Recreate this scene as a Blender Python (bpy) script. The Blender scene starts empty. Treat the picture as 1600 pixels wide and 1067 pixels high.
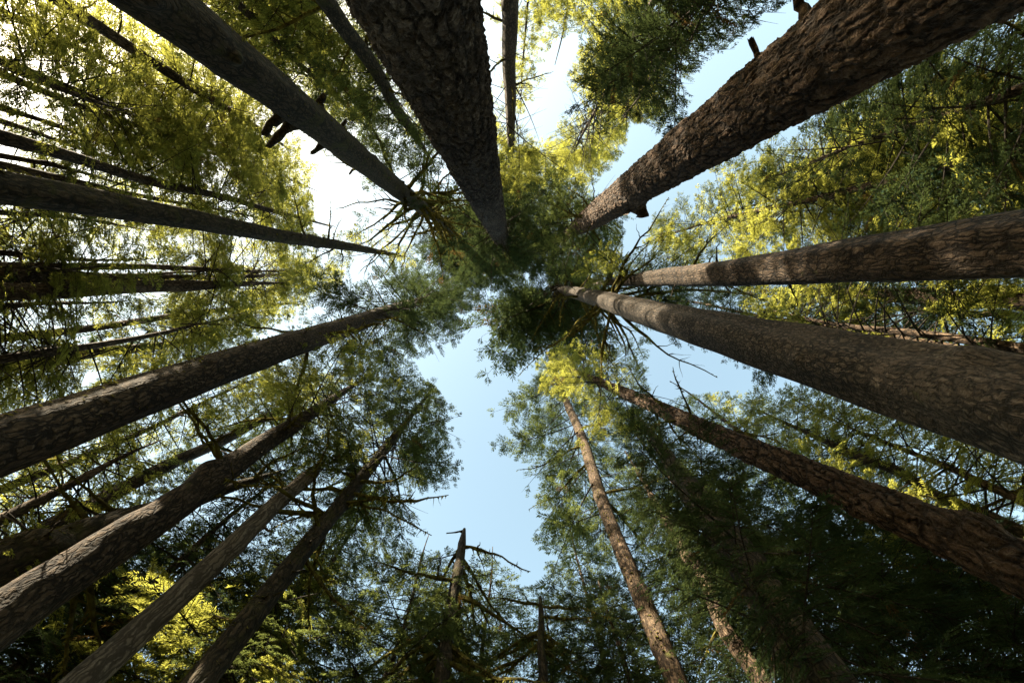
import bpy, math
import numpy as np
from mathutils import Vector, Matrix

# ------------------------------------------------------------------ camera, sky, sun, exposure
scene = bpy.context.scene
COL = scene.collection
FPX = 711.1                       # focal length in pixels of the 1600 px wide photograph (16 mm on 36 mm)
TILT = math.atan(108.5 / FPX)     # the zenith sits a little above the picture centre
CT, ST = math.cos(TILT), math.sin(TILT)
CAM = np.array([0.0, 0.0, 1.3])
AX_R = np.array([1.0, 0, 0]); AX_U = np.array([0, -CT, ST]); AX_F = np.array([0, ST, CT])

cam_data = bpy.data.cameras.new('camera'); cam = bpy.data.objects.new('camera', cam_data)
COL.objects.link(cam)
cam_data.sensor_width = 36.0; cam_data.lens = 16.0
cam_data.clip_start = 0.05; cam_data.clip_end = 4000
cam.matrix_world = Matrix(((AX_R[0], AX_U[0], -AX_F[0], CAM[0]), (AX_R[1], AX_U[1], -AX_F[1], CAM[1]),
                           (AX_R[2], AX_U[2], -AX_F[2], CAM[2]), (0, 0, 0, 1)))
scene.camera = cam

SUN_EL = math.radians(36.0)
SUN_AZ = math.atan2(-0.72, -0.69)          # measured from +Y towards +X
SUN_DIR = Vector((math.sin(SUN_AZ) * math.cos(SUN_EL), math.cos(SUN_AZ) * math.cos(SUN_EL), math.sin(SUN_EL)))
world = bpy.data.worlds.new('World'); scene.world = world; world.use_nodes = True
wn = world.node_tree.nodes; wl = world.node_tree.links
sky = wn.new('ShaderNodeTexSky'); sky.sky_type = 'NISHITA'; sky.sun_disc = False
sky.sun_elevation = SUN_EL; sky.sun_rotation = SUN_AZ
sky.altitude = 100; sky.air_density = 0.9; sky.dust_density = 1.6; sky.ozone_density = 1.0
pale = wn.new('ShaderNodeMix'); pale.data_type = 'RGBA'; pale.blend_type = 'MULTIPLY'; pale.inputs[0].default_value = 1.0
pale.inputs[7].default_value = (1.36, 1.25, 0.86, 1)          # a paler, less violet blue, as the camera recorded it
wl.new(sky.outputs['Color'], pale.inputs[6])
bg = wn['Background']; bg.inputs['Strength'].default_value = 0.075
wl.new(pale.outputs[2], bg.inputs['Color'])

sun_data = bpy.data.lights.new('sun', 'SUN'); sun = bpy.data.objects.new('sun', sun_data); COL.objects.link(sun)
sun_data.energy = 5.0; sun_data.angle = math.radians(0.5); sun_data.color = (1.0, 0.86, 0.62)
sun.rotation_mode = 'QUATERNION'; sun.rotation_quaternion = SUN_DIR.to_track_quat('Z', 'Y'); sun.location = SUN_DIR * 120

scene.view_settings.view_transform = 'Standard'; scene.view_settings.look = 'None'
scene.view_settings.exposure = 3.03; scene.view_settings.gamma = 1.0
scene.render.engine = 'CYCLES'
cy = scene.cycles
cy.max_bounces = 8; cy.diffuse_bounces = 4; cy.glossy_bounces = 1; cy.transmission_bounces = 5; cy.transparent_max_bounces = 4
cy.caustics_reflective = False; cy.caustics_refractive = False
cy.use_denoising = True
scene.render.use_persistent_data = False

# ------------------------------------------------------------------ directions <-> picture
VP = np.array([800.0, 425.0])

def ray(u, v):
    d = AX_R * ((u - 800.0) / FPX) + AX_U * (-(v - 533.5) / FPX) + AX_F
    return d / np.linalg.norm(d)

def proj(P):
    d = np.asarray(P, float) - CAM
    z = d @ AX_F
    z = np.where(np.abs(z) < 1e-4, 1e-4, z)
    u = 800.0 + FPX * (d @ AX_R) / z
    v = 533.5 - FPX * (d @ AX_U) / z
    return np.stack([u, v], -1), z

# openings in the canopy: branches stop growing where they would reach into these
GAPS = [
    [(733,512),(752,530),(738,560),(733,590),(745,625),(735,665),(748,700),(775,735),(805,745),(812,770),(838,800),(828,835),
     (852,875),(846,918),(806,895),(770,868),(742,850),(728,848),(690,852),(660,862),(646,850),(662,822),(684,800),(668,770),(716,765),
     (733,742),(724,700),(720,640),(692,620),(680,598),(692,570),(715,545)],
    [(868,62),(905,55),(902,80),(884,120),(890,150),(880,170),(868,200),(852,190),(846,150),(866,110)],
    [(985,195),(1012,195),(1028,212),(1010,240),(985,262),(960,284),(938,306),(916,312),(925,290),(950,270),(975,240)],
    [(985,345),(1018,325),(1012,360),(995,395),(975,398),(975,370)],
    [(1085,120),(1110,90),(1150,70),(1200,30),(1240,5),(1300,-20),(1280,20),(1222,66),(1160,118),(1120,170),(1090,200),(1078,180)],
    [(486,290),(498,268),(525,235),(545,262),(525,300),(520,335),(562,330),(545,350),(500,372),(490,364),(492,320)],
    [(555,395),(590,400),(575,425),(545,450),(535,440)],
    [(1016,580),(1050,572),(1100,573),(1160,588),(1178,605),(1130,612),(1060,618),(1020,620)],
]
GW, GH = 800, 534
_gx, _gy = np.meshgrid((np.arange(GW) + .5) * 2, (np.arange(GH) + .5) * 2)

def poly_mask(poly):
    inside = np.zeros((GH, GW), bool)
    n = len(poly)
    for i in range(n):
        x0, y0 = poly[i]; x1, y1 = poly[(i + 1) % n]
        if y0 == y1: continue
        c = ((y0 > _gy) != (y1 > _gy)) & (_gx < (x1 - x0) * (_gy - y0) / (y1 - y0) + x0)
        inside ^= c
    return inside
GAP = np.zeros((GH, GW), bool)
for g in GAPS: GAP |= poly_mask(g)

def in_gap(P):
    uv, z = proj(P)
    i = np.clip((uv[..., 0] / 2).astype(int), -1, GW); j = np.clip((uv[..., 1] / 2).astype(int), -1, GH)
    ok = (i >= 0) & (i < GW) & (j >= 0) & (j < GH) & (z > 0)
    return ok & GAP[np.clip(j, 0, GH - 1), np.clip(i, 0, GW - 1)]

# canopy holes through which single sunbeams reach down (picture point, ground distance, radius of the hole)
BEAMS = []
for u_, v_, d_, r_ in ((375, 955, 12.7, 2.5), (460, 985, 12.7, 2.0), (80, 755, 10.6, 2.2), (20, 790, 10.6, 1.7), (895, 600, 8.5, 1.9), (1112, 825, 9.3, .8), (1035, 985, 11.3, .9),
                       (925, 210, 13.0, 2.8), (1120, 345, 14, 2.8), (1210, 400, 14, 2.0), (1098, 228, 4.2, .6), (1190, 120, 4.2, .55), (1250, 50, 4.2, .5), (965, 310, 4.3, .7),
                       (1560, 560, 17.5, 2.4), (595, 715, 9.7, 1.3), (1090, 610, 16, 2.4), (800, 300, 9, 1.7), (1530, 740, 15.5, 2.0), (1350, 250, 16.5, 1.8),
                       (330, 600, 7.3, .8), (720, 900, 10.7, .9), (560, 940, 14.5, 1.0), (990, 640, 9.4, .9), 
                       (1000, 720, 12.5, 1.8), (930, 700, 10.6, 1.4), (1180, 690, 14, 1.8), (1390, 690, 15, 2.2), (1500, 610, 16.5, 2.2), (1575, 690, 15.5, 1.8), (1490, 880, 15, 1.3), (960, 800, 11, 1.0), (820, 690, 10.5, 1.2), (1330, 520, 12.5, 1.6), (1450, 480, 14, 1.6), (700, 930, 14.5, 1.2), (880, 800, 15, 1.4), (600, 800, 13, 1.4), (480, 560, 12, 1.3), (230, 480, 16, 1.6), (960, 560, 10, 1.4), (120, 940, 14, .9), (40, 1040, 14, 1.2), (1480, 330, 14, 1.5), (540, 1040, 13, 1.3), (640, 620, 12, 1.2)):
    dd_ = ray(u_, v_); BEAMS.append((CAM + dd_ * (d_ / math.hypot(dd_[0], dd_[1])), r_))

def in_beam(P, beams=None):
    S = np.array(SUN_DIR); hit = np.zeros(P.shape[:-1], bool)
    for P0, r in beams or BEAMS:
        d = P - P0; s_ = d @ S
        hit |= (s_ > 2.2) & (np.linalg.norm(d - s_[..., None] * S, axis=-1) < r)
    return hit

# ------------------------------------------------------------------ materials
def nodes(name):
    m = bpy.data.materials.new(name); m.use_nodes = True
    nt = m.node_tree; nt.nodes.clear()
    out = nt.nodes.new('ShaderNodeOutputMaterial')
    return m, nt, out

def N(nt, t, **kw):
    n = nt.nodes.new(t)
    for k, v in kw.items():
        if k == 'ins':
            for a, b in v.items(): n.inputs[a].default_value = b
        else: setattr(n, k, v)
    return n

def mixc(nt, fac, a, b):
    n = N(nt, 'ShaderNodeMix', data_type='RGBA')
    for sock, val in ((n.inputs[0], fac), (n.inputs[6], a), (n.inputs[7], b)):
        if hasattr(val, 'links'): nt.links.new(val, sock)
        elif isinstance(val, tuple): sock.default_value = (*val, 1)
        else: sock.default_value = val
    return n.outputs[2]

def ramp(nt, fac, a, b):
    n = N(nt, 'ShaderNodeMapRange'); n.inputs[1].default_value = a; n.inputs[2].default_value = b
    nt.links.new(fac, n.inputs[0]); return n.outputs[0]

def make_leaf(name, dark, light, trans, tfac):
    m, nt, out = nodes(name)
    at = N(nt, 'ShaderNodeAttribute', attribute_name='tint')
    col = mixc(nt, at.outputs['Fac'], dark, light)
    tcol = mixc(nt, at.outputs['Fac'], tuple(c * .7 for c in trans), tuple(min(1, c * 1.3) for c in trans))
    dead = N(nt, 'ShaderNodeMath', operation='LESS_THAN', ins={1: -.5}); nt.links.new(at.outputs['Fac'], dead.inputs[0])
    col = mixc(nt, dead.outputs[0], col, (.085, .058, .028)); tcol = mixc(nt, dead.outputs[0], tcol, (.10, .062, .02))
    d = N(nt, 'ShaderNodeBsdfDiffuse'); t = N(nt, 'ShaderNodeBsdfTranslucent')
    nt.links.new(col, d.inputs['Color']); nt.links.new(tcol, t.inputs['Color'])
    mx = N(nt, 'ShaderNodeMixShader'); mx.inputs[0].default_value = tfac
    nt.links.new(d.outputs[0], mx.inputs[1]); nt.links.new(t.outputs[0], mx.inputs[2])
    nt.links.new(mx.outputs[0], out.inputs['Surface'])
    return m

def make_bark(name, dark, mid, pale, scale=9.0, stretch=.4, ridge=5.0, moss=0.0, mosscol=(.05, .05, .012), disp=.03, bump=.8, pale_at=(.5, .8), real=False, flake=.5):
    m, nt, out = nodes(name)
    L = nt.links.new
    def math_(op, a, b):
        n = N(nt, 'ShaderNodeMath', operation=op)
        for i, x in ((0, a), (1, b)):
            if hasattr(x, 'links'): L(x, n.inputs[i])
            else: n.inputs[i].default_value = x
        return n.outputs[0]
    tc = N(nt, 'ShaderNodeTexCoord'); oi = N(nt, 'ShaderNodeObjectInfo')
    off = N(nt, 'ShaderNodeVectorMath', operation='SCALE'); off.inputs[0].default_value = (37, 53, 71); L(oi.outputs['Random'], off.inputs['Scale'])
    ad = N(nt, 'ShaderNodeVectorMath', operation='ADD'); L(tc.outputs['Object'], ad.inputs[0]); L(off.outputs[0], ad.inputs[1])
    def warped(src, sc, amt, detail):
        w = N(nt, 'ShaderNodeTexNoise', ins={'Scale': sc, 'Detail': detail, 'Roughness': .6}); L(src, w.inputs['Vector'])
        c = N(nt, 'ShaderNodeVectorMath', operation='SUBTRACT'); L(w.outputs['Color'], c.inputs[0]); c.inputs[1].default_value = (.5, .5, .5)
        v = N(nt, 'ShaderNodeVectorMath', operation='SCALE', ins={'Scale': amt}); L(c.outputs[0], v.inputs[0])
        r = N(nt, 'ShaderNodeVectorMath', operation='ADD'); L(src, r.inputs[0]); L(v.outputs[0], r.inputs[1]); return r.outputs[0]
    w1 = warped(ad.outputs[0], 1.6, .30, 3.0)
    w2 = warped(w1, 9.0, .10, 4.0)
    mp = N(nt, 'ShaderNodeMapping'); mp.inputs['Scale'].default_value = (1, 1, stretch); L(w2, mp.inputs['Vector'])
    mr2 = N(nt, 'ShaderNodeMapping'); mr2.inputs['Scale'].default_value = (1, 1, stretch * .55); L(warped(w1, 6.0, .09, 3.0), mr2.inputs['Vector'])
    rn = N(nt, 'ShaderNodeTexVoronoi', feature='DISTANCE_TO_EDGE', ins={'Scale': ridge}); L(mr2.outputs[0], rn.inputs['Vector'])
    fur = ramp(nt, rn.outputs['Distance'], .02, .22)          # 0 in the furrows between the plates
    vo = N(nt, 'ShaderNodeTexVoronoi', feature='DISTANCE_TO_EDGE', ins={'Scale': scale}); L(mp.outputs[0], vo.inputs['Vector'])
    vc = N(nt, 'ShaderNodeTexVoronoi', feature='F1', ins={'Scale': scale}); L(mp.outputs[0], vc.inputs['Vector'])
    fine = N(nt, 'ShaderNodeTexNoise', ins={'Scale': 24.0, 'Detail': 6.0, 'Roughness': .7}); L(mp.outputs[0], fine.inputs['Vector'])
    big = N(nt, 'ShaderNodeTexNoise', ins={'Scale': .8, 'Detail': 6.0, 'Roughness': .62}); L(ad.outputs[0], big.inputs['Vector'])
    plate = ramp(nt, vo.outputs['Distance'], .0, .35)
    sep = N(nt, 'ShaderNodeSeparateColor'); L(vc.outputs['Color'], sep.inputs[0])
    hgt = math_('ADD', math_('MULTIPLY', fur, 1 - flake), math_('MULTIPLY', math_('MULTIPLY', plate, math_('ADD', math_('MULTIPLY', sep.outputs[1], .7), .3)), flake))
    hgt = math_('ADD', hgt, math_('MULTIPLY', fine.outputs[0], .30))
    ms = N(nt, 'ShaderNodeMapping'); ms.inputs['Scale'].default_value = (1, 1, .07); L(w1, ms.inputs['Vector'])
    sn = N(nt, 'ShaderNodeTexNoise', ins={'Scale': ridge * .9, 'Detail': 4.0, 'Roughness': .6}); L(ms.outputs[0], sn.inputs['Vector'])
    groove = ramp(nt, sn.outputs[0], .36, .52)          # long seams that run up the stem
    hgt = math_('MULTIPLY', hgt, math_('ADD', math_('MULTIPLY', groove, .45), .55))
    c = mixc(nt, math_('MULTIPLY', ramp(nt, hgt, .22, .72), math_('ADD', math_('MULTIPLY', fur, .75), .25)), dark, mid)
    pb = math_('MULTIPLY', math_('MULTIPLY', ramp(nt, sep.outputs[0], *pale_at), ramp(nt, fine.outputs[0], .38, .62)), ramp(nt, hgt, .35, .8))
    c = mixc(nt, pb, c, pale)
    c = mixc(nt, math_('MULTIPLY', math_('MULTIPLY', ramp(nt, big.outputs[0], .48, .7), ramp(nt, fine.outputs[0], .4, .6)), .7), c, tuple(p * .85 for p in pale))
    if moss > 0:
        mn = N(nt, 'ShaderNodeTexNoise', ins={'Scale': 1.3, 'Detail': 8.0, 'Roughness': .72}); L(ad.outputs[0], mn.inputs['Vector'])
        c = mixc(nt, ramp(nt, mn.outputs[0], .70 - moss * .22, .80 - moss * .18), c, mosscol)
    d = N(nt, 'ShaderNodeBsdfPrincipled'); d.inputs['Roughness'].default_value = .92
    d.inputs['Specular IOR Level'].default_value = .2
    L(c, d.inputs['Base Color'])
    bp = N(nt, 'ShaderNodeBump', ins={'Strength': bump, 'Distance': disp}); L(hgt, bp.inputs['Height'])
    L(bp.outputs[0], d.inputs['Normal'])
    L(d.outputs[0], out.inputs['Surface'])
    if real:
        dp = N(nt, 'ShaderNodeDisplacement', ins={'Midlevel': .7, 'Scale': disp * 1.8}); L(hgt, dp.inputs['Height'])
        L(dp.outputs[0], out.inputs['Displacement']); m.displacement_method = 'BOTH'
    return m

def make_moss(name, a, b, tfac=.35):
    m, nt, out = nodes(name)
    tc = N(nt, 'ShaderNodeTexCoord')
    no = N(nt, 'ShaderNodeTexNoise', ins={'Scale': 5.0, 'Detail': 5.0}); nt.links.new(tc.outputs['Object'], no.inputs['Vector'])
    c = mixc(nt, ramp(nt, no.outputs[0], .35, .65), a, b)
    d = N(nt, 'ShaderNodeBsdfDiffuse'); t = N(nt, 'ShaderNodeBsdfTranslucent')
    nt.links.new(c, d.inputs['Color']); nt.links.new(c, t.inputs['Color'])
    mx = N(nt, 'ShaderNodeMixShader'); mx.inputs[0].default_value = tfac
    nt.links.new(d.outputs[0], mx.inputs[1]); nt.links.new(t.outputs[0], mx.inputs[2]); nt.links.new(mx.outputs[0], out.inputs['Surface'])
    return m

M = {}
M['plates'] = make_bark('bark_plates', (.008, .005, .004), (.040, .028, .022), (.16, .13, .11), 15.0, .55, 6.0, disp=.05, bump=1.0, real=True, flake=.5, pale_at=(.55, .85))
M['warm'] = make_bark('bark_warm_plates', (.009, .005, .003), (.060, .035, .021), (.125, .086, .060), 13.0, .5, 5.5, .1, disp=.045, bump=1.0, real=True, flake=.45)
M['furrow'] = make_bark('bark_furrowed', (.006, .004, .003), (.042, .027, .017), (.098, .072, .052), 20.0, .42, 10.0, .35, disp=.035, bump=1.0, flake=.35)
M['flaked'] = make_bark('bark_flaked', (.006, .0045, .003), (.038, .027, .0185), (.108, .084, .066), 20.0, .6, 11.0, .25, disp=.03, bump=1.0, flake=.55, pale_at=(.4, .75))
M['mossy'] = make_bark('bark_mossy', (.006, .005, .003), (.029, .020, .012), (.062, .048, .032), 18.0, .4, 9.0, .8, mosscol=(.028, .027, .007), disp=.03, flake=.4)
M['grey'] = make_bark('bark_bare_grey', (.035, .027, .02), (.10, .078, .06), (.17, .14, .115), 22.0, .10, 9.0, disp=.012, bump=.7, flake=.3)
M['red'] = make_bark('bark_reddish', (.010, .006, .0035), (.060, .038, .023), (.115, .085, .058), 20.0, .42, 10.0, .35, disp=.028, flake=.45)
M['limb'] = make_bark('limb_bark', (.008, .006, .004), (.026, .020, .014), (.045, .038, .03), 26.0, .6, 16.0, .5, disp=.01)
M['mosslimb'] = make_moss('mossy_limb', (.028, .023, .013), (.10, .09, .024), .1)
M['strand'] = make_moss('hanging_moss', (.07, .068, .02), (.15, .135, .03), .4)
M['leaf_spruce'] = make_leaf('needles_spruce', (.022, .044, .032), (.062, .086, .034), (.14, .17, .045), .38)
M['leaf_hemlock'] = make_leaf('needles_hemlock', (.032, .058, .024), (.078, .092, .024), (.315, .318, .060), .48)
M['leaf_fir_shaded'] = make_leaf('needles_fir_shaded', (.016, .034, .027), (.044, .066, .032), (.065, .088, .028), .28)  # shade of the undersides put into the colour: darker, less translucent needles

# ------------------------------------------------------------------ mesh helpers
def link_mesh(name, V, quads, mats, parent=None, mat_idx=None, tint=None, smooth=False, loc=None, tris=False):
    me = bpy.data.meshes.new(name)
    V = np.ascontiguousarray(V, np.float32); F = np.ascontiguousarray(quads, np.int32)
    k = F.shape[1]
    me.vertices.add(len(V)); me.vertices.foreach_set('co', V.ravel())
    me.loops.add(F.size); me.loops.foreach_set('vertex_index', F.ravel())
    me.polygons.add(len(F)); me.polygons.foreach_set('loop_start', np.arange(0, F.size, k, dtype=np.int32))
    if mat_idx is not None: me.polygons.foreach_set('material_index', np.ascontiguousarray(mat_idx, np.int32))
    me.polygons.foreach_set('use_smooth', np.full(len(F), smooth, bool))
    me.update(calc_edges=True)
    for m in mats: me.materials.append(m)
    if tint is not None:
        a = me.attributes.new('tint', 'FLOAT', 'FACE'); a.data.foreach_set('value', np.ascontiguousarray(tint, np.float32))
    o = bpy.data.objects.new(name, me); COL.objects.link(o)
    if parent is not None: o.parent = parent
    return o

def tube(path, radii, n=6, rng=None, rough=0.0, cap=True):
    """rings along a path, closed to a point-like cap"""
    path = np.asarray(path, float); k = len(path)
    tan = np.gradient(path, axis=0); tan /= np.linalg.norm(tan, axis=1)[:, None] + 1e-9
    ref = np.array([0, 0, 1.0]) if abs(tan[0, 2]) < .8 else np.array([1.0, 0, 0])
    a = np.cross(tan, ref); a /= np.linalg.norm(a, axis=1)[:, None] + 1e-9
    b = np.cross(tan, a)
    th = np.arange(n) * 2 * np.pi / n
    rr = np.asarray(radii, float)[:, None] * np.ones((k, n))
    if rough and rng is not None: rr = rr * (1 + rough * rng.uniform(-1, 1, (k, n)))
    V = path[:, None] + rr[..., None] * (np.cos(th)[None, :, None] * a[:, None] + np.sin(th)[None, :, None] * b[:, None])
    i = np.arange(k - 1)[:, None] * n; j = np.arange(n)[None]; j2 = (j + 1) % n
    F = np.stack([i + j, i + j2, i + n + j2, i + n + j], -1).reshape(-1, 4)
    V = V.reshape(-1, 3)
    if cap:
        c = len(V); V = np.vstack([V, path[-1:]])
        e = (k - 1) * n
        F = np.vstack([F, np.stack([e + np.arange(n), e + (np.arange(n) + 1) % n, np.full(n, c), np.full(n, c)], -1)])
        # quads that end in one vertex are written as narrow quads
        F[-n:, 3] = c
        V = np.vstack([V, path[-1:] + 1e-4]); F[-n:, 3] = c + 1
    return V, F

class Bag:
    def __init__(s): s.V = []; s.F = []; s.m = []; s.t = []; s.n = 0
    def add(s, V, F, m=0, t=0.5):
        s.V.append(V); s.F.append(F + s.n); s.n += len(V)
        s.m.append(np.full(len(F), m)); s.t.append(np.broadcast_to(t, (len(F),)))
    def quads(s, Q, m=0, t=0.5):
        s.add(Q.reshape(-1, 3), np.arange(len(Q) * 4).reshape(-1, 4), m, t)
    def link(s, name, mats, parent, smooth=False):
        return link_mesh(name, np.vstack(s.V), np.vstack(s.F), mats, parent, np.concatenate(s.m), np.concatenate(s.t), smooth)

# ------------------------------------------------------------------ branch templates: a woody axis, side shoots and needle sprays
def make_template(L, seed, twig=1.0, dens=1.0, droop=.12, bare=.18):
    rng = np.random.default_rng(seed)
    def axis(t):
        return np.stack([L * t, .06 * L * np.sin(t * 2.2 + seed), -droop * L * t ** 1.7 + .05 * L * t ** 4], -1)
    Q = []; G = []; TI = []; tips = []; W = []
    ns = max(8, int(L * 3.9 * dens / twig ** .55))
    ts = np.sort(rng.uniform(bare, 1.0, ns))
    for gi, t in enumerate(ts):
        side = 1 if gi % 2 else -1
        prof = min(1, (t - bare) / .28 + .25) * (1 - t) ** .65 + .10
        l = L * .36 * prof * rng.uniform(.65, 1.2)
        ang = math.radians(68 - 34 * t + rng.uniform(-12, 12)) * side
        base = axis(np.array(t)); d = np.array([math.cos(ang), math.sin(ang), rng.uniform(-.25, .12)]); d /= np.linalg.norm(d)
        dr = rng.uniform(.15, .6)
        def pos(s): return base + d * (l * s)[:, None] + np.array([0, 0, -1.0]) * (dr * l * s ** 2)[:, None]
        nt = max(9, int(l / (.0255 * twig) * dens ** .5))
        s = np.sort(rng.uniform(.06, 1.0, nt)); s[-1] = 1
        P = pos(s)
        tl = twig * (.26 * (1 - .6 * s) + .06) * rng.uniform(.7, 1.25, nt) * min(1.3, .5 + .5 * l / .6)
        sd = np.where(np.arange(nt) % 2 == 0, 1, -1)
        a2 = np.radians(rng.uniform(35, 65, nt)) * sd; a2[-1] = 0
        perp = np.cross([0, 0, 1.0], d); perp /= np.linalg.norm(perp)
        D = d[None] * np.cos(a2)[:, None] + perp[None] * np.sin(a2)[:, None] + np.stack([rng.normal(0, .15, nt), rng.normal(0, .15, nt), rng.uniform(-.55, .1, nt)], -1)
        D /= np.linalg.norm(D, axis=1)[:, None]
        nrm = np.stack([rng.normal(0, .45, nt), rng.normal(0, .45, nt), np.ones(nt)], -1)
        Wd = np.cross(nrm, D); Wd /= np.linalg.norm(Wd, axis=1)[:, None]
        w = twig * rng.uniform(.014, .027, nt)
        tip = P + D * tl[:, None]; mid = P + D * (tl * .45)[:, None]; mid[:, 2] += .02
        Q.append(np.stack([P, mid + Wd * w[:, None], tip, mid - Wd * w[:, None]], 1))
        G.append(np.full(nt, gi)); TI.append(np.full(nt, -9.0) if rng.uniform() < .012 else rng.normal(0, .14) + rng.normal(0, .12, nt) + .25 * (s - .5))
        tips.append(pos(np.array([1.0]))[0])
        # the shoot's own wood, two narrow crossed faces
        e = pos(np.array([0, .95])); q = np.array([0, 0, .010]); w2 = perp * .010
        W.append(np.stack([e[0] - q, e[0] + q, e[1] + q * .2, e[1] - q * .2])); W.append(np.stack([e[0] - w2, e[0] + w2, e[1] + w2 * .2, e[1] - w2 * .2]))
    ax = axis(np.linspace(0, .97, 9))
    rad = (.0065 * L + .008) * (1 - np.linspace(0, .9, 9))
    wv, wf = tube(ax, rad, 5)
    return dict(L=L, Q=np.concatenate(Q), G=np.concatenate(G), T=np.concatenate(TI), tips=np.array(tips), ax=ax, W=np.array(W), wv=wv, wf=wf)

TPL = {}
def templates(cls):
    if cls not in TPL:
        tw, dn, dr, br = dict(tiny=(.5, 1.0, .15, .16), fine=(.70, 1.0, .15, .16), mid=(.88, .95, .15, .15), big=(1.08, .95, .14, .14), coarse=(3.0, .7, .14, .12))[cls]
        TPL[cls] = [[make_template(L, 100 * i + k * 7 + len(cls), tw, dn, dr * (.7 + .2 * k), br) for k in range(5)] for i, L in enumerate((1.3, 2.4, 3.8, 5.6))]
    return TPL[cls]

def spray_class(P):
    """finer sprays near the viewer, coarse ones on boughs far outside the view"""
    uv, z = proj(P); d = np.linalg.norm(P - CAM)
    if z <= 0.5 or not (-170 < uv[0] < 1770 and -170 < uv[1] < 1237): return 'coarse'
    return 'tiny' if d < 20 else 'fine' if d < 29 else 'mid' if d < 42 else 'big'

def rot_branch(az, el, roll):
    ca, sa, ce, se = math.cos(az), math.sin(az), math.cos(el), math.sin(el)
    Rz = np.array([[ca, -sa, 0], [sa, ca, 0], [0, 0, 1]]); Ry = np.array([[ce, 0, -se], [0, 1, 0], [se, 0, ce]])
    cr, sr = math.cos(roll), math.sin(roll); Rx = np.array([[1, 0, 0], [0, cr, -sr], [0, sr, cr]])
    return Rz @ Ry @ Rx

def grow_branch(bag, base, origin, az, el, L, cls, rng, tint=.5, gaps=True, thin=1.0):
    Ts = templates(spray_class(base + np.array([math.cos(az), math.sin(az), 0]) * L * .5))
    d = np.array([math.cos(az) * math.cos(el), math.sin(az) * math.cos(el), math.sin(el) - .1])
    s = np.linspace(.15, 1.0, 12)
    pts = base + d * (L * s)[:, None]
    hit = in_beam(pts, BEAMS[:5])
    if gaps: hit |= in_gap(pts)
    if hit.any():
        L = L * s[np.argmax(hit)] * .97
        if L < .5: return
    i = int(np.argmin([abs(T[0]['L'] - L) for T in Ts])); T = Ts[i][rng.integers(5)]
    k = L / T['L']
    R = rot_branch(az, el, rng.normal(0, .25)) * k
    Q = T['Q'] @ R.T + base
    keep = np.ones(len(Q), bool); ng = len(T['tips']); kg = np.ones(ng, bool)
    tips = T['tips'] @ R.T + base; roots = T['W'][::2, 0] @ R.T + base
    if gaps: kg = ~in_gap(tips)
    kg &= ~(in_beam(tips) | in_beam(roots))
    if thin < 1: kg &= rng.uniform(0, 1, ng) < thin
    keep = kg[T['G']] & ~in_beam(Q[:, 2])
    o = base - origin
    bag.quads(Q[keep] - origin, 0, np.where(T['T'][keep] < -5, -1.0, np.clip(tint + T['T'][keep], 0, 1)))
    bag.quads(T['W'][np.repeat(kg, 2)] @ R.T + o, 1)
    bag.add(T['wv'] @ R.T + o, T['wf'], 1)

# ------------------------------------------------------------------ a tree
def tag(o, label=None, cat=None, group=None, kind=None):
    if label: o['label'] = label
    if cat: o['category'] = cat
    if group: o['group'] = group
    if kind: o['kind'] = kind
    return o

def is_bald(az, bald):
    """sides of a stem that have lost their boughs"""
    if not bald: return False
    if not isinstance(bald, list): bald = [bald]
    return any(abs((az - a + np.pi) % (2 * np.pi) - np.pi) < w for a, w in bald)

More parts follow.
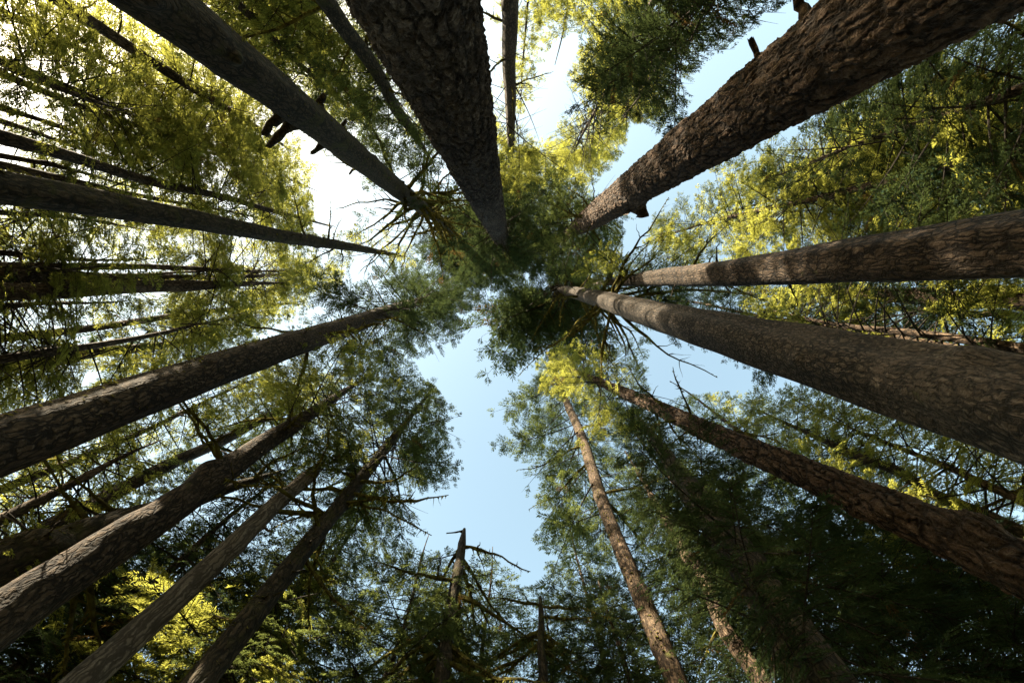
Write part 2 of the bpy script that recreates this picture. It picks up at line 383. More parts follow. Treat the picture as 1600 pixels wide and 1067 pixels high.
def bare_limb(parent, base, az, el, L, rng, moss=.5, r0=None, curl=0.0):
    """one leafless mossy limb with side twigs and hanging moss"""
    bag = Bag(); n = 11; t = np.linspace(0, 1, n)
    d = np.array([math.cos(az) * math.cos(el), math.sin(az) * math.cos(el), math.sin(el)])
    side = np.array([-math.sin(az), math.cos(az), 0])
    ph = rng.uniform(0, 6.28)
    path = base + d * (L * t)[:, None] + side * (L * (.04 * np.sin(t * 5 + ph) - .04 * math.sin(ph) + curl * t ** 2))[:, None] + np.array([0, 0, 1.0]) * (L * (-.30 * t ** 1.5 + .12 * t ** 4))[:, None]
    path[1:] += np.cumsum(rng.normal(0, .011 * L, (n - 1, 3)), 0)
    r0 = r0 or (.016 * L + .022)
    rad = r0 * (1 - .85 * t) * (1 + .25 * rng.uniform(-1, 1, n))
    V, F = tube(path, rad, 7, rng, .2); bag.add(V, F, 0)
    for q in range(rng.integers(5, 11)):
        i = rng.integers(2, n - 1); sg = rng.choice([-1, 1]); l2 = L * rng.uniform(.12, .38) * (1.1 - t[i])
        dd = d * rng.uniform(.3, .9) + side * sg * rng.uniform(.4, 1) + np.array([0, 0, rng.uniform(-.5, .3)]); dd /= np.linalg.norm(dd)
        u = np.linspace(0, 1, 6)
        p2 = path[i] + dd * (l2 * u)[:, None] + np.array([0, 0, -1.0]) * (.2 * l2 * u ** 2)[:, None] + np.vstack([np.zeros((1, 3)), rng.normal(0, .03 * l2, (5, 3))])
        V, F = tube(p2, rad[i] * .55 * (1 - .8 * u), 5, rng, .2); bag.add(V, F, 0)
    ns = int(L * 26 * moss)
    if ns:
        i = rng.integers(0, n - 1, ns); f = rng.uniform(0, 1, ns)[:, None]
        P = path[i] * (1 - f) + path[i + 1] * f + rng.normal(0, .02, (ns, 3))
        l = rng.uniform(.06, .28, ns) * (rng.uniform(0, 1, ns) ** 2 * 1.5 + .4); a = rng.uniform(0, 6.28, ns); w = rng.uniform(.015, .045, ns)
        wd = np.stack([np.cos(a), np.sin(a), 0 * a], -1) * w[:, None]
        dn = np.stack([rng.normal(0, .18, ns), rng.normal(0, .18, ns), -np.ones(ns)], -1) * l[:, None]
        bag.quads(np.stack([P - wd, P + wd, P + dn * .6 + wd * .6, P + dn], 1), 1)
    return bag.link('limb', [M['mosslimb'], M['strand']], parent, smooth=False)

GROUP = 'tall conifers ringing the forest opening'
TREES = []

def tree(p1, w1, p2, w2, r, cb, ct, R, label, bark='furrow', leaf='leaf_spruce', cls='mid', nb=60, limbs=0, limb_at=None, moss=.5, seed=1,
         name='conifer_tree', tint=.45, el=(-.25, .45), wob=.15, stubs=(), moss_fuzz=0, skew=None, seg=None, lean=None, gaps=True, prof=.65, low=.55, limb_L=None, cat='conifer', dist=None, top_r=.03, limb_el=(-.35, .15), thin=1.0, wisps=0, bald=None, twiglets=None, limb_r=None):
    rng = np.random.default_rng(seed * 131 + 7)
    # stand the trunk: distance from its girth, then the axis through two seen points
    d1 = ray(*p1); hz = math.hypot(d1[0], d1[1])
    tanv = np.array([-d1[1], d1[0], 0]) / hz
    T = CAM + d1 * (10 / hz)
    (a, b), _ = proj(np.stack([T + tanv * r, T - tanv * r]))
    D = dist or 10 * np.linalg.norm(a - b) / w1
    P1 = CAM + d1 * (D / hz)
    d2 = ray(*p2); D2 = D if lean is None else D * lean
    P2 = CAM + d2 * (D2 / math.hypot(d2[0], d2[1]))
    (a, b), _ = proj(np.stack([P2 + tanv * r, P2 - tanv * r])); r2 = min(r, r * w2 / np.linalg.norm(a - b))
    z1, z2 = P1[2], P2[2]
    ph = rng.uniform(0, 6.28, 4)
    def axis(z):
        z = np.asarray(z, float); t = (z - z1) / (z2 - z1)
        s = np.clip(t, 0, 1) * np.clip(1 - t, 0, 1) * 4
        w = wob * s
        P = P1 + (P2 - P1) * t[..., None]
        P[..., 0] += w * np.sin(t * 5 + ph[0]); P[..., 1] += w * np.sin(t * 5 + ph[1])
        return P
    def z_at(rho):
        lo, hi = 1.5, 400.0
        for _ in range(50):
            mid = (lo + hi) / 2
            uv, zz = proj(axis(np.array(mid)))
            if zz <= 0 or np.linalg.norm(uv - VP) > rho: lo = mid
            else: hi = mid
        return (lo + hi) / 2
    H = min(z_at(ct), 76.0); zb = min(z_at(cb), H - 3)
    def rad(z):
        z = np.asarray(z, float)
        t = (z - z1) / (z2 - z1)
        rr = r + (r2 - r) * np.clip(t, 0, 1)
        rr = np.where(z > z2, r2 + (top_r - r2) * np.clip((z - z2) / max(H - z2, .1), 0, 1), rr)
        rr = np.where(z < z1, r * (1 + .12 * (z1 - z) / max(z1, 1)), rr)
        return rr * (1 + .5 * np.exp(-z / .8))
    B = axis(np.array(0.0)); B[2] = 0
    root = bpy.data.objects.new(name, None); COL.objects.link(root); root.location = B
    root.empty_display_size = .5
    tag(root, label, cat, GROUP)
    # trunk
    zt = min(H, 1e3)
    zs = [0.0]; fine = seg is not None
    while zs[-1] < zt:
        z = zs[-1]; step = .35 if z < 2 else max(.022 if fine else .12, (.0011 if fine else .006) * z * z / max(D, 2) * 1.2)
        zs.append(z + min(step, 1.2))
    zs[-1] = zt; zs = np.array(zs)
    n = seg or (40 if r > .3 else 24)
    th = np.arange(n) * 2 * np.pi / n
    Rr = rad(zs)[:, None] * np.ones((1, n))
    # buttressing, fluting and slow bulges
    fl = rng.uniform(0, 6.28, 6)
    for q, (fr, am) in enumerate(((3, .04), (5, .03), (8, .018))):
        Rr = Rr * (1 + am * np.sin(fr * th[None] + fl[q] + .25 * np.sin(zs[:, None] * .5 + fl[q + 3])) * (1 + 1.5 * np.exp(-zs[:, None] / 2)))
    Rr *= 1 + .02 * np.sin(zs[:, None] * 1.7 + 2 * np.sin(th)[None] + fl[0])
    for q in range(int(rng.integers(10, 18))):
        kz = rng.uniform(3, max(5, min(zt, z2))); ka = rng.uniform(0, 6.28); ks = rng.uniform(.10, .34); kh = rng.uniform(.02, .07) * (1 + 2 * (rng.uniform() < .2))
        dz = (zs[:, None] - kz) / (ks * 1.5); da = ((th[None] - ka + np.pi) % (2 * np.pi) - np.pi) * r / ks
        Rr += kh * np.exp(-(dz ** 2 + da ** 2)) * min(1, r / .4)
    ax = axis(zs) - B
    V = np.stack([ax[:, 0:1] + Rr * np.cos(th), ax[:, 1:2] + Rr * np.sin(th), zs[:, None] * np.ones((1, n))], -1).reshape(-1, 3)
    k = len(zs)
    i = np.arange(k - 1)[:, None] * n; j = np.arange(n)[None]; j2 = (j + 1) % n
    F = np.stack([i + j, i + j2, i + n + j2, i + n + j], -1).reshape(-1, 4)
    trunk = link_mesh('trunk', V, F, [M[bark]], root, smooth=True)
    # crown
    bag = Bag()
    nb = int(nb * 1.2)
    if nb:
        u = (np.arange(nb) + rng.uniform(0, 1, nb)) / nb
        u = u ** 1.05
        ga = rng.uniform(0, 6.28)
        for q in range(nb):
            z = zb + (H - zb) * u[q]
            az = ga + q * 2.399963 + rng.normal(0, .35)
            if is_bald(az, bald): continue
            shape = (1 - u[q]) ** prof * min(1, low + u[q] * 2.2) + .10
            L = R * shape * rng.uniform(.6, 1.2)
            if skew is not None:
                L *= 1 + skew[1] * math.cos(az - skew[0])
            e = el[0] + (el[1] - el[0]) * u[q] ** 1.3 + rng.normal(0, .12)
            base = axis(np.array(z)) - B
            grow_branch(bag, base + B, B, az, e, max(.6, L), cls, rng, np.clip(tint + rng.normal(0, .2), 0, 1), gaps, thin)
        for q in range(wisps):
            zw = z_at(rng.uniform(cb, (limb_at or (cb * 1.8, 0))[0] * 1.1)); az = rng.uniform(0, 6.28)
            if is_bald(az, bald): continue
            grow_branch(bag, axis(np.array(zw)), B, az, rng.uniform(-.4, .1), R * rng.uniform(.35, .75), cls, rng, tint, gaps, .8)
        if bag.n:
            bag.link('crown', [M[leaf], M['limb']], root)
    # bare limbs under the crown
    if limbs:
        lo, hi = limb_at or (cb * 1.35, cb * .8)
        za, zc = z_at(lo), z_at(hi)
        for q in range(limbs):
            z = z_at(rng.uniform(hi, lo)); az = q * 2.4 + rng.normal(0, .4)
            if is_bald(az, bald): continue
            LL = (limb_L or R * .8) * rng.uniform(.5, 1.1)
            bs = axis(np.array(z)) - B + np.array([math.cos(az), math.sin(az), 0]) * rad(z) * .7
            bare_limb(root, bs, az, rng.uniform(*limb_el), LL, rng, moss, limb_r)
    for (rho, az, Ls, rs) in stubs:
        z = z_at(rho); bs = axis(np.array(z)) - B + np.array([math.cos(az), math.sin(az), 0]) * rad(z) * .8
        d = np.array([math.cos(az), math.sin(az), rng.uniform(-.3, .2)])
        t = np.linspace(0, 1, 6)
        pts = bs + d * (Ls * t)[:, None] + rng.normal(0, .02, (6, 3))
        V, F = tube(pts, rs * (1.0 - .35 * t + .9 * np.exp(-t * 7)) * rng.uniform(.88, 1.12, 6), 12, rng, .16)
        V[60:72] += d * (Ls * rng.uniform(-.06, .10, 12))[:, None]; V[72:] -= d * Ls * .12
        link_mesh('branch_stub', V, F, [M[bark]], trunk, smooth=True)
    for q in range(twiglets if twiglets is not None else (9 if nb and dist is None else 0)):
        z = z_at(cb * rng.uniform(1.02, 1.02 + 1.0 * rng.uniform(.3, 1))); az = rng.uniform(0, 6.28)
        bs = axis(np.array(z)) - B + np.array([math.cos(az), math.sin(az), 0]) * rad(z) * .85
        Ls = rng.uniform(.15, .75) * (.6 + r); rs = rng.uniform(.015, .04) * (.6 + r); t = np.linspace(0, 1, 6)
        d = np.array([math.cos(az), math.sin(az), rng.uniform(-.6, .25)])
        pts = bs + d * (Ls * t)[:, None] + np.cumsum(rng.normal(0, .05 * Ls, (6, 3)), 0) * t[:, None]
        V, F = tube(pts, rs * (1 - .55 * t + 1.1 * np.exp(-t * 8)), 7, rng, .2)
        link_mesh('branch_stub', V, F, [M[bark]], trunk, smooth=True)
    # moss clumps hugging the trunk
    if moss_fuzz:
        nmo = moss_fuzz
        zz = z1 * .8 + (z2 - z1 * .8) * rng.uniform(0, 1, nmo) ** 2.0
        a0 = math.atan2(SUN_DIR.y, SUN_DIR.x)
        aa = a0 + rng.normal(0, .9, nmo)
        nz = np.sin(zz * 1.9 + ph[2]) + np.sin(zz * .83 + aa * 3 + ph[3])
        kk = nz > -.5; zz = zz[kk]; aa = aa[kk]; nmo = len(zz)
        out = np.stack([np.cos(aa), np.sin(aa), 0 * aa], -1)
        P = axis(zz) - B + out * rad(zz)[:, None] * .98
        l = rng.uniform(.05, .16, nmo); w = rng.uniform(.02, .06, nmo)
        tg = np.stack([-np.sin(aa), np.cos(aa), 0 * aa], -1)
        dd = out * rng.uniform(.3, .9, nmo)[:, None] + np.stack([0 * aa, 0 * aa, -rng.uniform(.3, 1, nmo)], -1) + tg * rng.normal(0, .3, nmo)[:, None]
        dd = dd * l[:, None]
        bg_ = Bag(); bg_.quads(np.stack([P - tg * w[:, None], P + tg * w[:, None], P + dd * .7 + tg * w[:, None] * .6, P + dd], 1), 0)
        tag(bg_.link('moss', [M['strand']], trunk), kind='stuff')
    info = dict(root=root, trunk=trunk, axis=axis, rad=rad, z_at=z_at, B=B, D=D, H=H, zb=zb, rng=rng, label=label, z1=z1)
    TREES.append(info)
    return info

# ------------------------------------------------------------------ forest floor
def floor():
    n = 121; x = np.linspace(-1, 1, n); x = np.sign(x) * np.abs(x) ** 2.2 * 900
    X, Y = np.meshgrid(x, x)
    Z = .12 * np.sin(X * .7) * np.cos(Y * .6) * np.exp(-(X**2 + Y**2) / 4000) - .02
    V = np.stack([X, Y, Z], -1).reshape(-1, 3)
    i = np.arange(n - 1)[:, None] * n; j = np.arange(n - 1)[None]
    F = np.stack([i + j, i + j + 1, i + n + j + 1, i + n + j], -1).reshape(-1, 4)
    m, nt, out = nodes('forest_floor')
    tc = N(nt, 'ShaderNodeTexCoord'); no = N(nt, 'ShaderNodeTexNoise', ins={'Scale': 1.4, 'Detail': 8.0, 'Roughness': .7}); nt.links.new(tc.outputs['Object'], no.inputs['Vector'])
    c = mixc(nt, ramp(nt, no.outputs[0], .38, .62), (.055, .038, .022), (.05, .06, .018))
    d = N(nt, 'ShaderNodeBsdfDiffuse'); nt.links.new(c, d.inputs['Color']); nt.links.new(d.outputs[0], out.inputs['Surface'])
    o = link_mesh('ground', V, F, [m], smooth=True); tag(o, kind='structure')
floor()

#TREES_BEGIN
# ------------------------------------------------------------------ the trees whose trunks are seen
def D2(*a): return math.radians(a[0])

T = tree
T((655, 0), 200, (787, 385), 24, .75, 70, 32, 8.0, 'giant dark scaly trunk coming down from the top edge, the widest near the opening',
  'plates', 'leaf_fir_shaded', 'near', 130, seg=220, seed=1, limbs=12, limb_L=3.4, limb_at=(58, 42), limb_el=(-.7, .0), wob=.05, moss=.4)
T((248, 2), 88, (652, 318), 36, .58, 98, 52, 9.5, 'thick dark mossy trunk with broken stubs, leading to a spray of bare limbs',
  'mossy', 'leaf_fir_shaded', 'near', 130, seg=96, seed=2, skew=(.7, .35), wisps=16, limb_r=.14, limbs=64, limb_L=6.4, limb_at=(215, 78), limb_el=(-.75, -.1), moss=.6, wob=.1, moss_fuzz=1500,
  stubs=((440, 2.2, .9, .16), (415, 2.3, 1.25, .17), (395, -.9, .55, .15), (355, 2.4, .6, .12), (345, 2.6, .8, .08), (345, -1.0, .4, .1), (290, 2.4, .5, .07)))
T((1300, 86), 144, (930, 337), 42, .75, 140, 70, 6.4, 'giant warm brown trunk with sunlit flaky patches and a burl near its upper end',
  'warm', 'leaf_spruce', 'near', 110, seg=220, seed=3, limbs=16, limb_L=2.6, limb_at=(165, 110), wob=.06, moss=.8,
  stubs=((500, -2.1, .55, .09), (585, -2.0, .5, .12), (222, 1.0, .62, .40), (170, 2.2, .4, .1), (160, -1.6, .5, .08)))
T((1590, 383), 108, (1000, 437), 22, .50, 230, 120, 4.4, 'deeply furrowed trunk running level to the side, half hidden by dark sprays',
  'furrow', 'leaf_hemlock', 'near', 64, seg=96, seed=4, bald=(2.4, 1.0), limbs=5, limb_L=3, wob=.05)
T((1590, 640), 165, (890, 456), 17, .62, 86, 52, 9.5, 'giant trunk with fine pale flaked bark sweeping in below the furrowed one',
  'flaked', 'leaf_fir_shaded', 'near', 140, seg=160, seed=5, skew=(2.4, .4), bald=(-2.5, .7), wisps=16, limb_r=.12, limbs=56, limb_L=6.4, limb_at=(170, 68), limb_el=(-.7, -.1), wob=.10, moss=.5, low=.8)
T((8, 294), 54, (570, 390), 11, .35, 250, 165, 3.2, 'straight dark trunk with a mossy upper side and small dead twigs',
  'mossy', 'leaf_hemlock', 'mid', 26, seed=6, seg=64, limbs=12, limb_L=2.6, limb_at=(330, 200), moss=.7, wob=.06, moss_fuzz=1400)
T((8, 694), 91, (590, 493), 26, .50, 250, 80, 7.6, 'stout rough barked trunk with moss tufts along its sunlit edge',
  'furrow', 'leaf_fir_shaded', 'near', 120, seg=96, seed=7, bald=(-1.2, .6), limbs=12, limb_L=4.0, limb_at=(380, 200), wob=.08, moss_fuzz=900)
T((20, 952), 80, (452, 668), 25, .45, 430, 270, 4.2, 'leaning brown trunk with even ridged bark, above the pale dead one',
  'furrow', 'leaf_hemlock', 'mid', 95, seg=72, seed=8, limbs=8, limb_L=3.4, wob=.08)
T((135, 1060), 50, (490, 737), 20, .30, 450, 425, 1.2, 'smooth pale grey dead trunk without bark or branches',
  'grey', 'leaf_fir_shaded', 'mid', 0, seed=9, seg=48, name='dead_trunk', cat='dead tree', wob=.15, stubs=((560, .5, .3, .05), (500, 2.0, .25, .05)))
T((315, 1060), 46, (610, 690), 14, .30, 410, 215, 4.6, 'slim mossy trunk with drooping bare limbs under a feathery crown',
  'mossy', 'leaf_spruce', 'mid', 110, seed=10, seg=48, limbs=16, limb_L=4.2, limb_at=(560, 330), moss=.6, wob=.1, moss_fuzz=700)
T((8, 217), 21, (390, 320), 8, .22, 540, 290, 4.8, 'thin bare trunk passing below the mossy stub tree toward glowing sprays',
  'furrow', 'leaf_hemlock', 'mid', 80, seed=11, wob=.15)
T((8, 457), 28, (290, 447), 20, .30, 560, 350, 4.6, 'level sunlit trunk ending in yellow green sprays at the side',
  'red', 'leaf_hemlock', 'mid', 56, seed=12, wob=.05, moss_fuzz=500)
T((20, 527), 13, (420, 478), 8, .18, 520, 330, 4.0, 'very thin trunk with one sunlit edge between two stout trunks',
  'red', 'leaf_hemlock', 'mid', 46, seed=13, wob=.15)
T((5, 572), 20, (200, 546), 15, .28, 640, 420, 4.6, 'shaded brown trunk just above the stout moss edged one',
  'red', 'leaf_fir_shaded', 'mid', 56, seed=14, limbs=3, limb_L=3)
T((105, 10), 19, (405, 203), 9, .22, 620, 395, 4.4, 'slender trunk crossing behind leafy boughs beside the stub covered trunk',
  'red', 'leaf_hemlock', 'mid', 60, seed=15, limbs=3, limb_L=2.4)
T((530, 33), 25, (635, 192), 16, .30, 385, 205, 4.6, 'mossy trunk seen between the two dark giants at the top',
  'mossy', 'leaf_spruce', 'mid', 60, seed=16, limbs=8, limb_L=3.4, moss=.7)
T((797, 5), 27, (798, 165), 20, .35, 300, 95, 5.4, 'upright trunk beside the scaly giant, its upper bark lit orange',
  'red', 'leaf_hemlock', 'mid', 110, seed=17, wob=.07, skew=(.6, .3), limbs=6, limb_L=2.6, moss=.8)
T((1590, 182), 26, (1480, 215), 22, .35, 700, 480, 5.0, 'reddish trunk high at the side behind a fan of mossy limbs',
  'red', 'leaf_fir_shaded', 'mid', 50, seed=18, limbs=18, limb_L=5.0, limb_at=(780, 580), moss=.8)
T((1590, 468), 34, (1430, 462), 28, .40, 640, 420, 4.4, 'reddish trunk squeezed between the furrowed trunk and the flaked giant',
  'red', 'leaf_fir_shaded', 'mid', 56, seed=19, limbs=6, limb_L=3)
T((1592, 495), 13, (1520, 490), 11, .20, 700, 480, 3.6, 'thin sunlit pole of a trunk below the reddish one',
  'red', 'leaf_hemlock', 'far', 40, seed=20)
T((1585, 882), 86, (992, 621), 20, .45, 275, 150, 4.6, 'dark brown trunk with a sunlit mossy end below the flaked giant',
  'warm', 'leaf_hemlock', 'near', 80, seg=96, seed=21, limbs=9, limb_L=2.6, limb_at=(400, 270), moss=.6, wob=.06)
T((1530, 800), 19, (1350, 717), 13, .20, 620, 430, 3.8, 'thin dark mossy trunk in yellow sprays above the dark brown trunk',
  'mossy', 'leaf_hemlock', 'mid', 46, seed=22, limbs=6, limb_L=2.6, moss=.8)
T((1285, 1060), 80, (1085, 775), 40, .50, 900, 300, 5.2, 'thick shadowed trunk rising from the bottom edge, sun patch near its end',
  'mossy', 'leaf_fir_shaded', 'mid', 150, seg=72, seed=23, bald=[(-1.1, .72), (2.7, .9)])  # dark mossy bark carries part of the trunk's shade in its colour
T((1188, 1060), 27, (1075, 870), 18, .25, 560, 330, 4.2, 'slim brown trunk between the shadowed one and the curved one',
  'red', 'leaf_fir_shaded', 'mid', 64, seed=24, bald=(-2.4, 1.3), limbs=5, limb_L=3)
T((1055, 1060), 35, (890, 640), 13, .35, 400, 110, 7.0, 'slightly curved rough trunk with sunlit base and hanging mossy branches',
  'red', 'leaf_spruce', 'near', 130, seg=64, seed=25, skew=(3.3, .3), bald=(-1.99, 1.35), limbs=14, limb_L=4.6, limb_at=(430, 210), moss=.7, wob=.16, moss_fuzz=500)
T((2, 880), 72, (135, 836), 56, .45, 610, 470, 3.6, 'thick mossy shadowed trunk at the side under a sunlit bough',
  'mossy', 'leaf_fir_shaded', 'mid', 36, seed=29, limbs=8, limb_L=3.6, moss_fuzz=600)
T((182, 770), 21, (400, 660), 14, .25, 470, 330, 4.2, 'thin trunk slanting between the moss edged trunk and the ridged one',
  'furrow', 'leaf_hemlock', 'mid', 56, seed=30, limbs=6, limb_L=3)
T((340, 1066), 28, (395, 1000), 24, .30, 720, 480, 4.4, 'short reddish piece of trunk beside the slim mossy one at the bottom',
  'red', 'leaf_hemlock', 'mid', 64, seed=32)
# the two broken snags
T((690, 1060), 23, (722, 850), 13, .25, 470, 408, 3.2, 'broken topped snag with long bare mossy limbs and a hooked tip',
  'mossy', 'leaf_spruce', 'mid', 3, seed=27, wisps=12, twiglets=8, name='snag', cat='dead tree', limbs=34, limb_r=.10, limb_L=5.0, stubs=((411, 2.9, .9, .045),), limb_at=(640, 425), bald=(-1.4, .85), moss=1.0, wob=.08, top_r=.075, limb_el=(-.65, -.2), skew=(2.4, .4))
T((849, 1060), 15, (845, 950), 8, .17, 560, 510, 2.6, 'smaller thin snag with a few arched mossy limbs',
  'mossy', 'leaf_spruce', 'mid', 3, seed=28, wisps=8, twiglets=6, name='snag', cat='dead tree', limbs=16, limb_r=.075, limb_L=3.4, limb_at=(600, 520), bald=(-1.65, 1.0), moss=1.0, wob=.05, top_r=.07, limb_el=(-.35, .0))

# ------------------------------------------------------------------ leafy trees that fill the gaps between the trunks
def leafy(c, dist, cb, ct, R, label, leaf='leaf_hemlock', nb=80, r=.16, seed=50, cls='mid', **k):
    c = np.array(c, float); dv = c - VP; dv /= np.linalg.norm(dv)
    p1 = VP + dv * min(cb, 1000); p2 = VP + dv * ct
    if c[0] < 640 and c[1] < 480:                  # the lacy side towards the sun
        k.setdefault('thin', .97)
    T(tuple(p1), 1, tuple(p2), 1, r, cb, ct, R, label, k.pop('bark', 'red'), leaf, cls, nb, seed=seed, dist=dist, **k)

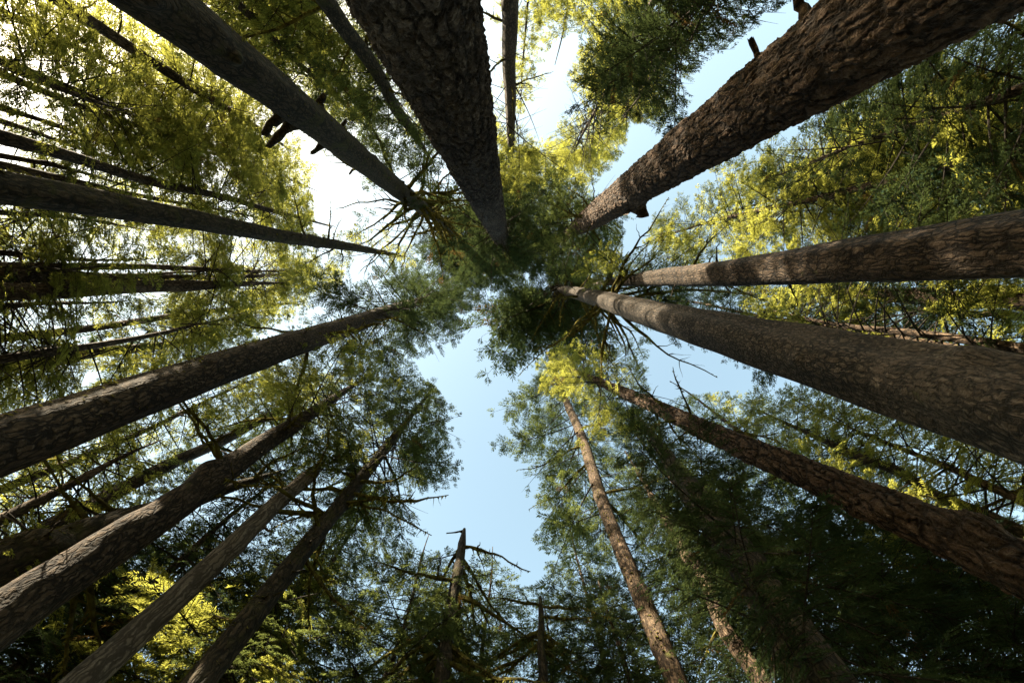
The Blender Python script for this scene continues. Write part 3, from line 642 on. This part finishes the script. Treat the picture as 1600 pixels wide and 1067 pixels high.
L_ = [
 ((1050, 75), 10, 760, 300, 4.8, 'dense dark crown hanging over the top edge near the warm brown giant', 'leaf_fir_shaded', 130, dict(limbs=8, limb_L=4, tint=.2)),
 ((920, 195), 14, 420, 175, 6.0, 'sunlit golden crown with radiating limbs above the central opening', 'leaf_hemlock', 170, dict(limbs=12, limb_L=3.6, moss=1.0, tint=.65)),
 ((885, 15), 22, 620, 330, 4.6, 'pale sunlit crown at the top edge beside the upright trunk', 'leaf_hemlock', 80, {}),
 ((1110, 350), 16, 560, 225, 5.0, 'bright yellow green crown tucked under the warm brown giant', 'leaf_hemlock', 110, {}),
 ((1250, 300), 19, 800, 330, 5.4, 'mid green leafy tree behind the warm brown giant', 'leaf_hemlock', 120, dict(cls='far')),
 ((1420, 200), 15, 1000, 430, 5.0, 'dark tree with many limbs under the warm brown giant', 'leaf_fir_shaded', 90, dict(limbs=10, limb_L=4)),
 ((1090, 625), 18, 520, 300, 3.8, 'small bright crown standing against the blue sky gap', 'leaf_hemlock', 70, {}),
 ((1540, 560), 20, 1000, 560, 5.0, 'sunlit leafy tree between the reddish trunk and flaked giant', 'leaf_hemlock', 80, dict(cls='far')),
 ((1450, 720), 18, 1100, 480, 5.0, 'yellow green tree in the band above the dark brown trunk', 'leaf_hemlock', 100, dict(cls='far')),
 ((1030, 720), 15, 800, 260, 4.6, 'dark green tree between the curved trunk and dark brown trunk', 'leaf_fir_shaded', 120, {}),
 ((1230, 880), 16, 1100, 470, 5.2, 'deeply shaded tree filling the corner beneath the dark brown trunk', 'leaf_fir_shaded', 120, dict(cls='far')),
 ((1420, 930), 18, 1200, 620, 5.4, 'black green tree in the darkest corner', 'leaf_fir_shaded', 110, dict(cls='far')),
 ((1130, 960), 17, 1000, 520, 5.0, 'dark tree with blue sky specks between two slim trunks', 'leaf_fir_shaded', 100, dict(cls='far')),
 ((900, 860), 18, 900, 400, 4.8, 'green spire on the edge of the lower sky opening', 'leaf_spruce', 110, {}),
 ((950, 960), 15, 900, 500, 4.4, 'shaded tree in front of the curved trunk foot', 'leaf_fir_shaded', 90, {}),
 ((765, 920), 18, 900, 430, 4.6, 'pointed spruce just beside the hooked snag', 'leaf_spruce', 100, {}),
 ((640, 930), 16, 900, 430, 5.0, 'dark spruce behind the long limbs of the hooked snag', 'leaf_spruce', 110, {}),
 ((560, 820), 16, 900, 400, 4.6, 'shaded green tree beside the feathery crowned trunk', 'leaf_spruce', 110, {}),
 ((430, 930), 14.5, 900, 520, 4.2, 'low tree with vivid sunlit boughs beside the slim mossy trunk', 'leaf_hemlock', 120, dict(tint=.8, bald=(-.94, .7))),  # raised tint puts part of the sunlight into the needle colour
 ((270, 900), 18, 1100, 610, 5.2, 'black green tree between the ridged trunk and pale dead trunk', 'leaf_fir_shaded', 110, dict(cls='far')),
 ((80, 1000), 17, 1200, 760, 5.0, 'dark tree in the corner below the ridged trunk', 'leaf_fir_shaded', 90, dict(cls='far')),
 ((80, 770), 12.5, 1000, 600, 3.4, 'sunlit yellow bough cluster under the stout moss edged trunk', 'leaf_hemlock', 90, dict(tint=.8, bald=(-.45, .6))),  # lighter needle tint adds painted sun to these boughs
 ((270, 650), 20, 900, 400, 5.0, 'airy tree behind the thin slanting trunk', 'leaf_hemlock', 100, dict(cls='far')),
 ((90, 400), 20, 1000, 560, 5.2, 'glowing leafy tree at the side under the mossy straight trunk', 'leaf_hemlock', 100, dict(cls='far')),
 ((330, 420), 18, 720, 310, 5.4, 'pale green tree spreading between the mossy straight trunk and level trunk', 'leaf_hemlock', 120, dict(cls='far')),
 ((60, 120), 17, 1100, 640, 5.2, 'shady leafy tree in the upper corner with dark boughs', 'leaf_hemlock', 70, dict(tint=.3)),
 ((200, 190), 21, 1000, 480, 5.0, 'bright lacy tree against the white sky', 'leaf_hemlock', 100, dict(cls='far')),
 ((150, 335), 24, 1100, 520, 5.6, 'sunlit lacy crown low between the straight mossy trunk and level sunlit trunk', 'leaf_hemlock', 90, dict(cls='far')),
 ((450, 60), 20, 860, 400, 5.0, 'glowing crown at the top edge between two dark trunks', 'leaf_hemlock', 110, dict(cls='far')),
 ((1120, 480), 17, 520, 250, 4.6, 'dark sprays filling the wedge between the furrowed trunk and flaked giant', 'leaf_fir_shaded', 90, {}),
 ((1300, 500), 15, 760, 380, 4.6, 'dark leafy tree in the wedge beyond the reddish trunk', 'leaf_hemlock', 100, {}),
 ((1460, 300), 18, 1000, 480, 5.2, 'dim leafy tree just above the furrowed trunk', 'leaf_hemlock', 100, dict(cls='far')),
 ((1310, 400), 13, 700, 420, 3.4, 'low dark boughs crossing the furrowed trunk', 'leaf_fir_shaded', 60, {}),
 ((870, 330), 20, 330, 90, 4.2, 'small golden green crown by the tip of the scaly giant', 'leaf_hemlock', 80, {}),
 ((30, 30), 26, 1300, 500, 6.0, 'tall hazy green tree deep in the upper corner', 'leaf_hemlock', 120, dict(cls='far')),  # with the other tall deep trees, added partly to shade the trunks
 ((40, 255), 22, 1200, 560, 5.6, 'tall glowing tree deep at the side above the thin bare trunk', 'leaf_hemlock', 120, dict(cls='far')),
 ((500, 60), 28, 1300, 330, 6.0, 'tall pale tree deep behind the mossy upper trunk', 'leaf_hemlock', 120, dict(cls='far')),
 ((720, 100), 26, 1300, 280, 5.0, 'tall yellow tree mostly hidden by the scaly giant', 'leaf_hemlock', 110, dict(cls='far')),
 ((60, 300), 28, 1300, 480, 6.0, 'tall pale tree deep beyond the straight mossy trunk', 'leaf_hemlock', 120, dict(cls='far')),
 ((330, 230), 22, 760, 330, 6.0, 'lacy pale tree behind the thin bare trunk', 'leaf_hemlock', 120, dict(cls='far')),
 ((430, 330), 22, 640, 285, 6.0, 'pale feathery tree right behind the tip of the straight mossy trunk', 'leaf_hemlock', 110, dict(cls='far')),
 ((250, 310), 21, 800, 380, 6.0, 'yellow lacy tree between the thin bare trunk and straight mossy trunk', 'leaf_hemlock', 110, dict(cls='far')),
 ((120, 210), 24, 1000, 560, 5.4, 'dense lacy tree above the thin bare trunk', 'leaf_spruce', 110, dict(cls='far')),
 ((818, 90), 24, 700, 250, 4.6, 'yellow green tree just beyond the upright trunk', 'leaf_hemlock', 100, dict(cls='far')),
 ((950, 60), 20, 700, 320, 4.4, 'bright tree between the dark hanging crown and pale top crown', 'leaf_hemlock', 90, {}),
 ((470, 430), 20, 520, 260, 4.8, 'airy yellow green crown above the stout moss edged trunk', 'leaf_hemlock', 90, {}),
 ((1540, 250), 22, 1100, 560, 5.6, 'shaded bushy tree behind the fan of mossy limbs', 'leaf_fir_shaded', 100, dict(cls='far')),
 ((1200, 720), 22, 900, 430, 5.0, 'dark lacy tree behind the dark brown trunk', 'leaf_fir_shaded', 110, dict(cls='far')),
 ((530, 30), 17, 900, 250, 5.0, 'leafy crown right beside the mossy upper trunk', 'leaf_hemlock', 130, dict(thin=1.0)),  # dense crown added to keep the sun off the opposite trunks
 ((650, 20), 15, 900, 240, 4.4, 'blue green crown tucked against the scaly giant', 'leaf_spruce', 100, {}),  # added as well to shade the furrowed trunk and flaked giant
 ((415, 30), 18, 900, 330, 5.0, 'bushy sunlit crown against the edge of the stub covered trunk', 'leaf_hemlock', 110, {}),  # another crown added for its shade on the trunks opposite
 ((660, 975), 18, 900, 500, 4.0, 'small dark spruce wrapped around the foot of the hooked snag', 'leaf_spruce', 90, {}),
 ((850, 950), 17, 900, 505, 3.6, 'green spruce right behind the smaller snag', 'leaf_spruce', 90, {}),
 ((60, 480), 19, 1100, 600, 5.2, 'leafy tree between the level sunlit trunk and the thin trunk below it', 'leaf_hemlock', 100, {}),
 ((200, 425), 18, 900, 450, 5.4, 'yellow green tree spread over the end of the level sunlit trunk', 'leaf_hemlock', 130, {}),
 ((110, 345), 21, 1100, 560, 5.4, 'soft green tree peeping out under the straight mossy trunk', 'leaf_spruce', 120, {}),
 ((300, 510), 18, 800, 400, 5.0, 'leafy tree hugging the upper edge of the stout moss edged trunk', 'leaf_hemlock', 120, {}),
 ((60, 210), 25, 1200, 600, 5.6, 'pale leafy tree behind the start of the thin bare trunk', 'leaf_hemlock', 120, {}),
 ((375, 800), 16, 900, 430, 4.6, 'dim green tree filling the wedge between the ridged trunk and the slim mossy trunk', 'leaf_fir_shaded', 110, {}),
 ((560, 190), 17, 600, 270, 4.4, 'blue green crown behind the broken stubs', 'leaf_spruce', 90, {}),
]
for i_, (c_, d_, cb_, ct_, R_, lab_, lf_, nb_, kw_) in enumerate(L_):
    leafy(c_, d_, cb_, ct_, R_, lab_, lf_, nb_, seed=60 + i_, **kw_)
print('quads', sum(len(o.data.polygons) for o in bpy.data.objects if o.type == 'MESH'))
#TREES_END
